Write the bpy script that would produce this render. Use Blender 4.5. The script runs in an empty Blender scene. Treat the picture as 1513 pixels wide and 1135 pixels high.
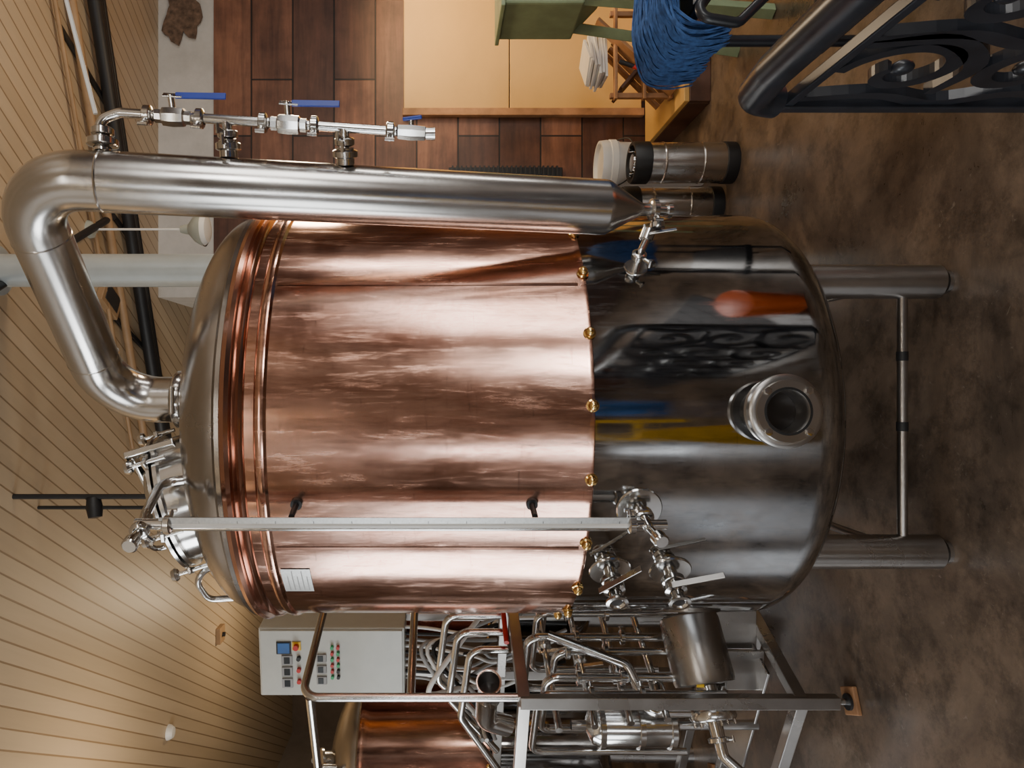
import bpy, bmesh, math, random
from mathutils import Vector, Matrix, Quaternion
random.seed(4)
pi=math.pi
V=Vector
# ------------------------------------------------------------------ helpers
def link(o):
    bpy.context.scene.collection.objects.link(o); return o
class Grp:
    def __init__(s,name,loc=(0,0,0)):
        s.e=bpy.data.objects.new(name,None); s.e.location=loc; s.e.empty_display_size=.1
        s.inv=Matrix.Translation(V(loc)).inverted(); link(s.e)
def par(o,g):
    if g is not None:
        o.parent=g.e; o.matrix_parent_inverse=g.inv
    return o
def finish(me,mat,smooth=True,ang=35):
    if mat is not None: me.materials.append(mat)
    if smooth:
        for p in me.polygons: p.use_smooth=True
        try: me.set_sharp_from_angle(angle=math.radians(ang))
        except Exception: pass
def mesh(name,vs,fs,mat,g=None,smooth=False,ang=35):
    me=bpy.data.meshes.new(name); me.from_pydata([tuple(v) for v in vs],[],fs); me.update()
    finish(me,mat,smooth,ang)
    return par(link(bpy.data.objects.new(name,me)),g)
def lathe(name,prof,mat,g=None,loc=(0,0,0),d=(0,0,1),seg=48,ang=35):
    vs=[];fs=[];n=len(prof)
    for i in range(seg):
        a=2*pi*i/seg
        for r,z in prof: vs.append((r*math.cos(a),r*math.sin(a),z))
    for i in range(seg):
        j=(i+1)%seg
        for k in range(n-1):
            fs.append((i*n+k,j*n+k,j*n+k+1,i*n+k+1))
    me=bpy.data.meshes.new(name); me.from_pydata(vs,[],fs); me.update()
    bm=bmesh.new(); bm.from_mesh(me); bmesh.ops.remove_doubles(bm,verts=bm.verts,dist=1e-5)
    bmesh.ops.recalc_face_normals(bm,faces=bm.faces); bm.to_mesh(me); bm.free()
    finish(me,mat,True,ang)
    o=bpy.data.objects.new(name,me); o.location=loc
    o.rotation_mode='QUATERNION'; o.rotation_quaternion=V(d).normalized().to_track_quat('Z','Y')
    return par(link(o),g)
def cyl(name,p0,p1,r,mat,g=None,seg=24,r2=None,bev=0.0):
    p0=V(p0);p1=V(p1);L=(p1-p0).length; r2=r if r2 is None else r2
    b=min(bev,L*.4,r*.5)
    prof=[(0,0),(r-b,0),(r,b),(r2,L-b),(r2-b,L),(0,L)] if b>0 else [(0,0),(r,0),(r2,L),(0,L)]
    return lathe(name,prof,mat,g,p0,p1-p0,seg)
def box(name,size,loc,mat,g=None,rot=(0,0,0),bev=.004):
    bm=bmesh.new(); bmesh.ops.create_cube(bm,size=1)
    bmesh.ops.scale(bm,vec=V(size),verts=bm.verts)
    if bev>0:
        b=min(bev,min(size)*.3)
        bmesh.ops.bevel(bm,geom=bm.edges[:],offset=b,segments=2,profile=.5,affect='EDGES')
    me=bpy.data.meshes.new(name); bm.to_mesh(me); bm.free(); finish(me,mat,False)
    o=bpy.data.objects.new(name,me); o.location=loc; o.rotation_euler=rot
    return par(link(o),g)
def bar(name,p0,p1,w,h,mat,g=None,bev=.003):
    p0=V(p0);p1=V(p1);L=(p1-p0).length
    o=box(name,(w,h,L),(p0+p1)/2,mat,g,bev=bev)
    o.rotation_mode='QUATERNION'; o.rotation_quaternion=(p1-p0).normalized().to_track_quat('Z','Y')
    return o
def fillet(pts,rad,n=8):
    """round the corners of a polyline with true circular arcs"""
    pts=[V(p) for p in pts]; out=[pts[0]]
    for i in range(1,len(pts)-1):
        a,b,c=pts[i-1],pts[i],pts[i+1]
        u=(a-b).normalized();w=(c-b).normalized();dt=max(-1,min(1,u.dot(w)))
        th=math.acos(dt)
        if th>pi-.02 or th<.02: out.append(b);continue
        lim=min((a-b).length,(c-b).length)*.495
        r=min(rad,lim*math.tan(th/2));l=r/math.tan(th/2)
        cen=b+(u+w).normalized()*(r/math.sin(th/2))
        s=b+u*l-cen;e=b+w*l-cen;tot=pi-th
        axs=s.cross(e).normalized()
        for k in range(n+1): out.append(cen+Quaternion(axs,tot*k/n)@s)
    out.append(pts[-1]); return out
def catmull(pts,n=8):
    pts=[V(p) for p in pts]; P=[pts[0]*2-pts[1]]+pts+[pts[-1]*2-pts[-2]]; out=[]
    for i in range(1,len(P)-2):
        for k in range(n):
            t=k/n;a,b,c,d=P[i-1],P[i],P[i+1],P[i+2]
            out.append(.5*((2*b)+(c-a)*t+(2*a-5*b+4*c-d)*t*t+(3*b-a-3*c+d)*t**3))
    out.append(pts[-1]); return out
def tube(name,pts,r,mat,g=None,rad=.05,seg=16,mode='fillet',n=8):
    P=fillet(pts,rad,n) if mode=='fillet' else (catmull(pts) if mode=='cat' else [V(p) for p in pts])
    Q=[P[0]]
    for p in P[1:]:
        if (p-Q[-1]).length>1e-5: Q.append(p)
    P=Q;n=len(P)
    T=[]
    for i in range(n):
        a=P[max(i-1,0)];b=P[min(i+1,n-1)];T.append((b-a).normalized())
    u=T[0].orthogonal().normalized(); vs=[];fs=[]
    for i in range(n):
        if i>0:
            q=T[i-1].rotation_difference(T[i]); u=(q@u).normalized()
        w=T[i].cross(u).normalized()
        for k in range(seg):
            a=2*pi*k/seg; vs.append(P[i]+(u*math.cos(a)+w*math.sin(a))*r)
    for i in range(n-1):
        for k in range(seg):
            k2=(k+1)%seg; fs.append((i*seg+k,i*seg+k2,(i+1)*seg+k2,(i+1)*seg+k))
    fs.append(tuple(reversed(range(seg)))); fs.append(tuple(range((n-1)*seg,n*seg)))
    return mesh(name,vs,fs,mat,g,True,50)
def sphere(name,loc,r,mat,g=None,seg=20,sc=(1,1,1)):
    bm=bmesh.new(); bmesh.ops.create_uvsphere(bm,u_segments=seg,v_segments=seg//2,radius=r)
    bmesh.ops.scale(bm,vec=V(sc),verts=bm.verts)
    me=bpy.data.meshes.new(name);bm.to_mesh(me);bm.free();finish(me,mat,True,80)
    o=bpy.data.objects.new(name,me);o.location=loc;return par(link(o),g)
# ------------------------------------------------------------------ materials
def newmat(name):
    m=bpy.data.materials.new(name);m.use_nodes=True;nt=m.node_tree
    return m,nt,nt.nodes['Principled BSDF'],nt.nodes,nt.links
def coords(nd,lk,scale=(1,1,1)):
    mp=nd.new('ShaderNodeMapping');mp.inputs['Scale'].default_value=scale
    geo=nd.new('ShaderNodeNewGeometry')
    lk.new(geo.outputs['Position'],mp.inputs['Vector']);return mp.outputs['Vector']
def noise(nd,lk,vec,scale,detail=4,rough=.55,dist=0):
    n=nd.new('ShaderNodeTexNoise');n.inputs['Scale'].default_value=scale;n.inputs['Detail'].default_value=detail
    n.inputs['Roughness'].default_value=rough;n.inputs['Distortion'].default_value=dist
    lk.new(vec,n.inputs['Vector']);return n.outputs['Fac']
def ramp(nd,lk,fac,stops):
    r=nd.new('ShaderNodeValToRGB');e=r.color_ramp.elements
    while len(e)<len(stops): e.new(.5)
    for el,(p,c) in zip(e,stops):
        el.position=p; el.color=(c[0],c[1],c[2],1) if isinstance(c,(tuple,list)) else (c,c,c,1)
    lk.new(fac,r.inputs['Fac']);return r.outputs['Color']
def bump(nd,lk,fac,bs,strength=.2,dist=.01):
    b=nd.new('ShaderNodeBump');b.inputs['Strength'].default_value=strength;b.inputs['Distance'].default_value=dist
    lk.new(fac,b.inputs['Height']);lk.new(b.outputs['Normal'],bs.inputs['Normal'])
def mul(nd,lk,a,b,fac=1.0,mode='MULTIPLY'):
    mx=nd.new('ShaderNodeMix');mx.data_type='RGBA';mx.blend_type=mode;mx.inputs[0].default_value=fac
    lk.new(a,mx.inputs[6]);lk.new(b,mx.inputs[7]);return mx.outputs[2]
def simple(name,col,rough=.5,metal=0,var=.12,sc=12):
    m,nt,bs,nd,lk=newmat(name);v=coords(nd,lk)
    f=noise(nd,lk,v,sc)
    c0=tuple(max(0,c*(1-var)) for c in col);c1=tuple(min(1,c*(1+var)) for c in col)
    lk.new(ramp(nd,lk,f,[(.3,c0),(.7,c1)]),bs.inputs['Base Color'])
    bs.inputs['Roughness'].default_value=rough;bs.inputs['Metallic'].default_value=metal
    return m
def metal(name,c0,c1,r0,r1,scale=(1,1,1),sc=4,b=0.0,bd=.002,bsc=3,scratch=0,smear=.22,reflect_tint=None):
    m,nt,bs,nd,lk=newmat(name);v=coords(nd,lk,scale)
    f=noise(nd,lk,v,sc,5,.6)
    col=ramp(nd,lk,f,[(.3,c0),(.7,c1)])
    f2=noise(nd,lk,coords(nd,lk),2.2,7,.62,.6)
    rr=ramp(nd,lk,f2,[(.35,r0),(.72,r1)])
    if scratch>0:
        f4=noise(nd,lk,coords(nd,lk,(9,9,1.1)),4,9,.75,.3)
        col=mul(nd,lk,col,ramp(nd,lk,f4,[(.30,1-scratch),(.48,1.0)]))
        rr=mul(nd,lk,rr,ramp(nd,lk,f4,[(.52,0.0),(.72,smear)]),1,'ADD')
        f6=noise(nd,lk,coords(nd,lk,(2.4,2.4,26)),3,8,.8,.5)
        col=mul(nd,lk,col,ramp(nd,lk,f6,[(.32,1-scratch*.8),(.42,1.0)]))
    if reflect_tint:
        f7=noise(nd,lk,coords(nd,lk,(3.2,3.2,.9)),1.6,8,.7,1.0)
        col=mul(nd,lk,col,ramp(nd,lk,f7,[(.36,reflect_tint),(.56,(1,1,1))]))  # vertical smears in the colour stand for ripples and reflected wood
    lk.new(col,bs.inputs['Base Color']);lk.new(rr,bs.inputs['Roughness'])
    bs.inputs['Metallic'].default_value=1
    if b>0:
        f3=noise(nd,lk,coords(nd,lk,(1,1,.55)),bsc,2.5,.45); bump(nd,lk,f3,bs,b,bd)
    return m
M_copper=metal('copper_polished',(.63,.36,.27),(.72,.44,.345),.11,.22,(3,3,.8),2.2,.4,.0032,3.2,.42,.2,(.68,.60,.56))
M_copper_d=metal('copper_rim',(.44,.23,.165),(.58,.325,.245),.14,.26)
M_poly=metal('steel_mirror',(.345,.35,.355),(.43,.432,.435),.035,.10,(2,2,2),3,.4,.0045,3.0,.28,.16)
M_dome=metal('steel_satin',(.34,.315,.295),(.44,.41,.385),.20,.30)
M_pipe=metal('steel_brushed',(.50,.49,.48),(.60,.59,.575),.18,.28)
M_fit=metal('steel_fitting',(.54,.535,.525),(.69,.685,.67),.12,.26)
M_leg=metal('steel_leg',(.34,.32,.30),(.48,.46,.44),.26,.42)
M_keg=metal('steel_keg',(.48,.46,.44),(.64,.62,.59),.22,.36)
M_frame=metal('steel_frame',(.37,.355,.34),(.50,.485,.465),.25,.42)
M_brass=metal('brass',(.75,.50,.18),(.9,.66,.28),.1,.2)
M_dark=simple('black_rubber',(.012,.012,.013),.5)
M_iron=simple('cast_iron_black',(.014,.016,.021),.32,0,.3)
M_hole=simple('dark_inside',(.012,.009,.008),.35)
M_blue=simple('blue_handle',(.02,.05,.35),.35)
M_white=simple('white_plastic',(.72,.71,.68),.4,var=.05)
M_cab=simple('cabinet_grey_paint',(.53,.54,.50),.35,var=.04)
M_red=simple('red_plastic',(.5,.02,.015),.35)
M_green=simple('green_plastic',(.02,.35,.12),.35)
M_yellow=simple('yellow_paint',(.80,.50,.03),.4)
M_orange=simple('orange_plastic',(.85,.16,.03),.4)
M_bluep=simple('blue_plastic',(.03,.12,.35),.45)
M_milk=simple('milky_tube',(.55,.53,.50),.2,var=.06)
M_sage=simple('sage_green_paint',(.24,.31,.18),.5)
M_wood=simple('raw_wood',(.33,.17,.08),.6,var=.35,sc=9)
M_wdark=simple('dark_wood',(.10,.045,.027),.55,var=.35,sc=6)
M_denim=simple('blue_yarn',(.04,.10,.27),.9,var=.4,sc=50)
M_duct=simple('painted_duct',(.54,.60,.61),.3,.5,var=.05)
M_plate=simple('aluminium_plate',(.50,.50,.49),.38,.85,var=.1,sc=120)
M_tan=simple('tan_conduit',(.30,.19,.10),.5)
M_stain=simple('brown_stain',(.12,.075,.05),.9,var=.5,sc=30)
M_cable=simple('grey_cable',(.3,.3,.3),.5)
M_lime=simple('lamp_grey_enamel',(.36,.38,.33),.3)
M_mat=simple('reflection_mat_black',(.018,.018,.022),.6)
def plaster(name,c0,c1):
    m,nt,bs,nd,lk=newmat(name);v=coords(nd,lk);f=noise(nd,lk,v,2.5,7,.65)
    lk.new(ramp(nd,lk,f,[(.3,c0),(.65,c1)]),bs.inputs['Base Color']);bs.inputs['Roughness'].default_value=.85
    bump(nd,lk,noise(nd,lk,v,40),bs,.2,.004);return m
M_plaster=plaster('white_plaster',(.40,.385,.36),(.56,.54,.51))
M_room=plaster('beige_wall_plaster',(.15,.12,.095),(.21,.175,.145))
M_far=plaster('brown_far_wall',(.10,.075,.055),(.16,.12,.09))
def boards(name,dx,dy,bw,rh,c1,c2,mortar,ms,rough,stretch,bstr=.6,lo=.62,patch=None):
    m,nt,bs,nd,lk=newmat(name);geo=nd.new('ShaderNodeNewGeometry')
    def dot(d):
        n=nd.new('ShaderNodeVectorMath');n.operation='DOT_PRODUCT';n.inputs[1].default_value=d
        lk.new(geo.outputs['Position'],n.inputs[0]);return n.outputs['Value']
    cb=nd.new('ShaderNodeCombineXYZ');lk.new(dot(dx),cb.inputs[0]);lk.new(dot(dy),cb.inputs[1])
    b=nd.new('ShaderNodeTexBrick');b.offset=.37;b.inputs['Scale'].default_value=1
    b.inputs['Brick Width'].default_value=bw;b.inputs['Row Height'].default_value=rh
    b.inputs['Mortar Size'].default_value=ms;b.inputs['Mortar Smooth'].default_value=.3
    b.inputs['Color1'].default_value=(*c1,1);b.inputs['Color2'].default_value=(*c2,1);b.inputs['Mortar'].default_value=(*mortar,1)
    lk.new(cb.outputs[0],b.inputs['Vector'])
    mp=nd.new('ShaderNodeMapping');mp.inputs['Scale'].default_value=stretch;lk.new(cb.outputs[0],mp.inputs['Vector'])
    f=noise(nd,lk,mp.outputs['Vector'],1.0,9,.68,.4)
    c=mul(nd,lk,b.outputs['Color'],ramp(nd,lk,f,[(.3,lo),(.68,1.0)]))
    if patch:
        f5=noise(nd,lk,cb.outputs[0],patch,5,.6)
        c=mul(nd,lk,c,ramp(nd,lk,f5,[(.33,(.5,.45,.45)),(.60,(1,1,1))]))
    lk.new(c,bs.inputs['Base Color']);bs.inputs['Roughness'].default_value=rough
    inv=nd.new('ShaderNodeMath');inv.operation='SUBTRACT';inv.inputs[0].default_value=1;lk.new(b.outputs['Fac'],inv.inputs[1])
    bump(nd,lk,inv.outputs[0],bs,bstr,.01);return m
M_ceil=boards('ceiling_beadboard',(-.5,.866,0),(.866,.5,0),30,.085,(.46,.355,.235),(.53,.42,.29),(.26,.18,.105),.005,.45,(.4,5,1),.35,lo=.84)
M_planks=boards('reclaimed_planks',(1,0,0),(0,0,1),1.05,.285,(.10,.040,.026),(.34,.15,.085),(.010,.006,.005),.006,.5,(1.5,16,1),lo=.40,patch=3.2)
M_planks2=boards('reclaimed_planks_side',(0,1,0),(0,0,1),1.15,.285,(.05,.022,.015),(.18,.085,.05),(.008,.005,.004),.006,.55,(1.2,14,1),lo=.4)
M_ply=boards('cream_panel',(1,0,0),(0,0,1),1.7,5,(.70,.43,.14),(.74,.47,.17),(.3,.18,.08),.004,.5,(.7,.7,1),lo=.8)
m,nt,bs,nd,lk=newmat('stained_concrete');v=coords(nd,lk)
f=noise(nd,lk,v,1.2,10,.72,.5)
c1=ramp(nd,lk,f,[(.32,(.042,.034,.027)),(.45,(.095,.070,.052)),(.58,(.172,.124,.088)),(.72,(.25,.195,.145))])
f2=noise(nd,lk,v,7,9,.78);c=mul(nd,lk,c1,ramp(nd,lk,f2,[(.38,.45),(.53,1.0)]),.88)
f3=noise(nd,lk,v,22,6,.8,1.2)
mx=nd.new('ShaderNodeMix');mx.data_type='RGBA';mx.blend_type='MIX'
lk.new(ramp(nd,lk,f3,[(.61,0.0),(.70,.5)]),mx.inputs[0]);lk.new(c,mx.inputs[6]);mx.inputs[7].default_value=(.32,.28,.23,1)
lk.new(mx.outputs[2],bs.inputs['Base Color'])
lk.new(ramp(nd,lk,f,[(.3,.22),(.7,.45)]),bs.inputs['Roughness']);bump(nd,lk,f2,bs,.15,.004)
M_floor=m
def emis(name,col,st):
    m,nt,bs,nd,lk=newmat(name);bs.inputs['Emission Color'].default_value=(*col,1);bs.inputs['Emission Strength'].default_value=st
    bs.inputs['Base Color'].default_value=(*col,1);return m
M_bulb=emis('warm_bulb',(1,.75,.45),25)

# ------------------------------------------------------------------ room
XL,XR,YB,YF,ZC=-4.6,3.9,-3.5,9.4,3.5
YP=4.9; XP=.6
box('floor',(XR-XL+.4,YF-YB+.4,.1),((XL+XR)/2,(YB+YF)/2,-.05),M_floor,bev=0)
box('ceiling',(XR-XL+.4,YF-YB+.4,.1),((XL+XR)/2,(YB+YF)/2,ZC+.05),M_ceil,bev=0)
def wallsegs(name,fixed,axis,a0,a1,wins,mat,th=.12):
    g=Grp(name,(0,0,0));n=[0]
    def seg(s0,s1,z0,z1):
        if s1-s0<.001 or z1-z0<.001:return
        n[0]+=1
        if axis=='x': box('panel_%d'%n[0],(s1-s0,th,z1-z0),((s0+s1)/2,fixed,(z0+z1)/2),mat,g,bev=0)
        else: box('panel_%d'%n[0],(th,s1-s0,z1-z0),(fixed,(s0+s1)/2,(z0+z1)/2),mat,g,bev=0)
    c=a0
    for s0,s1,z0,z1 in sorted(wins):
        seg(c,s0,0,ZC);seg(s0,s1,0,z0);seg(s0,s1,z1,ZC);c=s1
    seg(c,a1,0,ZC)
wb=[(-2.15,-1.75,.5,2.7),(2.2,3.6,1.45,2.25)]
wr=[(-1.9,.2,.9,2.6),(1.8,2.1,.4,2.6)]
wl=[(-2.4,.5,.9,2.7),(1.2,2.6,.9,2.7)]
wallsegs('wall_back_of_camera',YB-.06,'x',XL,XR,wb,M_room)
wallsegs('wall_right',XR+.06,'y',YB,YP,wr,M_planks2)
wallsegs('wall_left',XL-.06,'y',YB,YF,wl,M_room)
box('wall_far',(XP-XL,.12,ZC),((XP+XL)/2,YF+.06,ZC/2),M_far,bev=0)
gp=Grp('wall_partition',(XP,YP,0))
box('plank_cladding',(XR-XP,.10,3.11),((XP+XR)/2,YP+.05,1.555),M_planks,gp,bev=0)
box('plaster_band',(XR-XP,.08,ZC-3.11),((XP+XR)/2,YP+.06,(3.11+ZC)/2),M_plaster,gp,bev=0)
box('partition_return',(.1,YF-YP-.1,ZC),(XP+.05,(YP+.1+YF)/2,ZC/2),M_plaster,gp,bev=0)
k=0
for (ax,fx,ws) in (('x',YB,wb),('y',XR,wr),('y',XL,wl)):
    for s0,s1,z0,z1 in ws:
        k+=1; c=(s0+s1)/2
        P=(lambda s,z:(s,fx,z)) if ax=='x' else (lambda s,z:(fx,s,z))
        g=Grp('window_%d'%k,P(c,(z0+z1)/2))
        fr=[(P(s0,z0),P(s1,z0)),(P(s0,z1),P(s1,z1)),(P(s0,z0),P(s0,z1)),(P(s1,z0),P(s1,z1)),(P(s0,(z0+z1)/2),P(s1,(z0+z1)/2))]
        if s1-s0>.6: fr.append((P(c,z0),P(c,z1)))
        for i,(a,b) in enumerate(fr): bar('frame_%d'%i,a,b,.06,.06,M_wdark,g)
# ------------------------------------------------------------------ brew kettle
C=V((-.10,2.60,0));R=.70
def T(th,r,z):
    a=math.radians(th);return V((C.x+r*math.sin(a),C.y-r*math.cos(a),z))
def N(th):
    a=math.radians(th);return V((math.sin(a),-math.cos(a),0))
K=Grp('brew_kettle',(C.x,C.y,0))
lathe('copper_jacket',[(.702,1.135),(.704,1.137),(.704,1.15),(.702,1.155),(.702,2.015),(.709,2.022),(.711,2.034),(.706,2.046),(.700,2.05),(.700,2.075)],M_copper,K,C,seg=160)
lathe('copper_rim',[(.700,2.075),(.709,2.08),(.713,2.088),(.705,2.10),(.704,2.108),(.716,2.113),(.722,2.124),(.716,2.137),(.70,2.14)],M_copper_d,K,C,seg=160)
prof=[(.700,1.16),(.700,.53)]
for i in range(1,11):
    a=i/10*pi/2;prof.append((.60+.10*math.cos(a),.53-.11*math.sin(a)))
prof+=[(.4,.40),(.2,.385),(0,.38)]
lathe('steel_lower_shell',prof,M_poly,K,C,seg=160)
prof=[(.700,2.125),(.712,2.14),(.712,2.152),(.700,2.16),(.692,2.165)]
for i in range(1,25):
    a=i/24*pi/2;prof.append((.692*math.cos(a),2.165+.225*math.sin(a)))
lathe('steel_dome',prof,M_dome,K,C,seg=160)
for i,th in enumerate((33,-31)):
    vs=[]
    for a in (th-.35,th+.35):
        for z in (1.16,2.01): vs.append(T(a,.7035,z))
    mesh('jacket_seam_%d'%i,vs,[(0,2,3,1)],M_copper_d,K)
for i in range(22):
    th=3.4+16.36*(i-11)
    p=T(th,.703,1.142)
    lathe('brass_nut_%d'%i,[(.0175,0),(.0175,.004),(.0135,.006),(.014,.012),(.012,.019),(.007,.024),(0,.026)],M_brass,K,p,N(th),seg=20,ang=60)
for i,(sx,sy) in enumerate(((-1,-1),(1,-1),(-1,1),(1,1))):
    x=C.x+.413*sx;y=C.y+.425*sy
    lathe('leg_%d'%i,[(0,.03),(.052,.03),(.052,.52),(0,.52)],M_leg,K,(x,y,0))
    lathe('leg_foot_%d'%i,[(0,0),(.036,0),(.036,.012),(.02,.016),(.02,.034),(0,.034)],M_leg,K,(x,y,0))
x0,x1=C.x-.413,C.x+.413;y0,y1=C.y-.425,C.y+.425
cyl('leg_brace_front',(x0+.045,y0,.135),(x1-.045,y0,.135),.0145,M_leg,K)
cyl('leg_brace_rear',(x0+.045,y1,.135),(x1-.045,y1,.135),.0145,M_leg,K)
cyl('leg_brace_left',(x0,y0+.04,.135),(x0,y1-.04,.135),.0145,M_leg,K)
cyl('leg_brace_right',(x1,y0+.04,.135),(x1,y1-.04,.135),.0145,M_leg,K)
for i,x in enumerate((.085,-.13)):
    cyl('brace_tie_%d'%i,(x-.014,y0,.135),(x+.014,y0,.135),.0165,M_dark,K)
z=.655;th=2.2
p=T(th,.66,z);n=N(th)
lathe('inspection_port',[(.092,.03),(.078,.045),(.074,.06),(.074,.080),(.092,.083),(.097,.088),(.097,.104),(.091,.109),(.082,.110),(.080,.117),(.058,.117),(.052,.108),(.052,.03),(0,.03)],M_frame,K,p,n,seg=72)
lathe('port_glass',[(0,0),(.0515,0)],M_hole,K,p+n*.050,n,seg=48)
lathe('port_gasket',[(.0565,0),(.0625,0),(.0625,.0015),(.0565,.0015)],M_dark,K,p+n*.1165,n,seg=48)
for i in range(4):
    a=pi/4+i*pi/2
    q=p+n*.112+V((math.cos(a)*.075*n.y*-1,math.cos(a)*.075*n.x,math.sin(a)*.075))
    lathe('port_bolt_%d'%i,[(.010,0),(.010,.011),(0,.012)],M_fit,K,q,n,seg=6)
def tri(g,name,p,d,r,mat=None,s=None):
    mat=mat or M_fit
    d=V(d).normalized();p=V(p)
    lathe(name,[(r,-.012),(r*1.5,-.010),(r*1.75,-.007),(r*1.75,.007),(r*1.5,.010),(r,.012)],mat,g,p,d,seg=28)
    s=d.orthogonal().normalized() if s is None else V(s).normalized()
    cyl(name+'_lug',p+s*r*1.6,p+s*(r*1.6+.022),.006,mat,g,seg=10)
    cyl(name+'_wing',p+s*(r*1.6+.022)-d*.012,p+s*(r*1.6+.022)+d*.012,.005,mat,g,seg=10)
for i,(th,z) in enumerate(((-39.0,1.058),(-39.0,.884))):
    p=T(th,.70,z);n=N(th)
    lathe('outlet_flange_%d'%i,[(0,.006),(.030,.006),(.058,.004),(.061,0),(.061,-.01)],M_fit,K,p,n)
    cyl('outlet_stub_%d'%i,p,p+n*.105,.018,M_fit,K)
    tri(K,'outlet_clamp_%d'%i,p+n*.036,n,.019)
    lathe('valve_body_%d'%i,[(.02,0),(.031,.004),(.031,.020),(.02,.024)],M_fit,K,p+n*.050,n)
    lathe('outlet_ferrule_%d'%i,[(.019,0),(.028,.004),(.031,.008),(.031,.014),(.022,.016),(.017,.01),(0,.002)],M_fit,K,p+n*.096,n)
    lathe('outlet_bore_%d'%i,[(0,0),(.015,0)],M_hole,K,p+n*.1065,n,seg=20)
    side=V((0,0,1)).cross(n).normalized()
    if side.x<0: side=-side
    q=p+n*.062
    h=q+side*.034+n*.01
    cyl('valve_stem_%d'%i,q,h,.009,M_fit,K)
    if i==0: a_,b_=h+side*-.03+V((0,0,.045)),h+side*.075+V((0,0,-.055))
    else: a_,b_=h+side*.0+V((0,0,.02)),h+side*.045+V((0,0,-.115))
    bar('lever_%d'%i,a_,b_,.018,.004,M_frame,K)
g=K;th=-20.2;rr=.78
top=2.30;bot=1.02
cyl('level_tube',T(th,rr,bot),T(th,rr,top),.0095,M_milk,g)
u=V((0,0,1)).cross(N(th)).normalized()
c0=T(th,rr+.004,0);vs=[]
for s in (-.002,.024):
    for z in (1.04,2.285): vs.append(V((c0.x,c0.y,0))+u*(s)+V((0,0,z)))
o=mesh('scale_strip',vs,[(0,1,3,2)],M_plate,g);md=o.modifiers.new('s','SOLIDIFY');md.thickness=.003
cyl('gauge_guard',T(th,rr,1.0)-u*.012,T(th,rr,2.29)-u*.012,.007,M_fit,g)
for i in range(24):
    z=1.08+i*.05
    q=V((c0.x,c0.y,z))+u*.005+N(th)*.002
    box('scale_tick_%d'%i,(.012 if i%2 else .018,.002,.0018),q,M_dark,g,rot=(0,0,math.radians(th)),bev=0)
for i,z in enumerate((1.94,1.30)):
    cyl('gauge_standoff_%d'%i,T(th+1.5,.70,z),T(th+1.5,.775,z),.008,M_dark,g)
    cyl('gauge_standoff_base_%d'%i,T(th+1.5,.70,z),T(th+1.5,.712,z),.016,M_dark,g)
n=N(th)
p=T(th,.70,1.005)
lathe('gauge_flange',[(0,.006),(.035,.006),(.060,.004),(.063,0),(.063,-.01)],M_fit,g,p,n)
cyl('gauge_stub',p,T(th,.80,1.005),.014,M_fit,g)
tri(g,'gauge_clamp_a',T(th,.74,1.005),n,.016)
cyl('gauge_cross',T(th,.78,.955),T(th,.78,1.05),.013,M_fit,g)
tri(g,'gauge_clamp_b',T(th,.78,1.045),(0,0,1),.014)
cyl('gauge_spindle',T(th,.79,1.005),T(th,.84,.995),.010,M_fit,g)
cyl('gauge_knob',T(th,.835,.995),T(th,.865,.99),.020,M_fit,g,bev=.004)
tri(g,'gauge_clamp_c',T(th,.78,2.265),(0,0,1),.014)
cyl('gauge_top_cross',T(th,.78,2.27),T(th,.78,2.35),.016,M_fit,g)
cyl('gauge_top_neck',T(th,.74,2.33),T(th,.86,2.325),.012,M_fit,g)
tri(g,'gauge_clamp_d',T(th,.81,2.328),n,.014)
cyl('gauge_top_knob',T(th,.855,2.325),T(th,.885,2.325),.021,M_fit,g,bev=.004)
tube('gauge_return',[T(th,.78,2.33),T(th,.72,2.345),V((-.295,2.13,2.385)),V((-.285,2.15,2.28))],.014,M_fit,g,.05)
vs=[];fs=[];n_=8
for i in range(n_+1):
    a=-47.5+9.5*i/n_
    vs+= [T(a,.7045,1.925),T(a,.7045,2.010)]
for i in range(n_): fs.append((2*i,2*i+2,2*i+3,2*i+1))
mesh('name_plate',vs,fs,M_plate,g)
for r_ in range(5):
    vs=[];fs=[]
    for i in range(n_+1):
        a=-46.8+(8.1 if r_%2 else 6)*i/n_; z=1.936+.014*r_
        vs+=[T(a,.7052,z),T(a,.7052,z+.0025)]
    for i in range(n_): fs.append((2*i,2*i+2,2*i+3,2*i+1))
    mesh('plate_line_%d'%r_,vs,fs,M_cable,g)
mc=V((-.375,2.36,2.385));md_=V((-.30,-.13,1)).normalized()
lathe('manway_neck',[(.205,-.16),(.205,0),(.205,.02),(.222,.023),(.222,.035),(.2,.036)],M_fit,g,mc,md_,seg=64)
prof=[(.215,.040),(.225,.043),(.225,.053),(.21,.058)]
for i in range(1,9):
    a=i/8*pi/2;prof.append((.2*math.cos(a),.058+.045*math.sin(a)))
lathe('manway_lid',prof,M_fit,g,mc,md_,seg=64)
q=md_.to_track_quat('Z','Y')
for i in range(6):
    a=i*pi/3+.3;o=q@V((math.cos(a),math.sin(a),0))
    p=mc+o*.232
    cyl('lid_bolt_%d'%i,p-md_*.01,p+md_*.10,.007,M_fit,g,seg=12)
    lathe('lid_knob_%d'%i,[(0,0),(.018,0),(.022,.008),(.018,.02),(0,.024)],M_fit,g,p+md_*.09,md_,seg=16)
    bar('lid_lug_%d'%i,p-o*.03+md_*.05,p+o*.012+md_*.05,.03,.014,M_fit,g)
bar('hinge_arm',mc+q@V((.22,.1,.08)),mc+q@V((-.05,-.02,.11)),.03,.012,M_fit,g)
bar('hinge_post',mc+q@V((.235,.1,-.05)),mc+q@V((.235,.1,.10)),.03,.02,M_fit,g)
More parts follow.
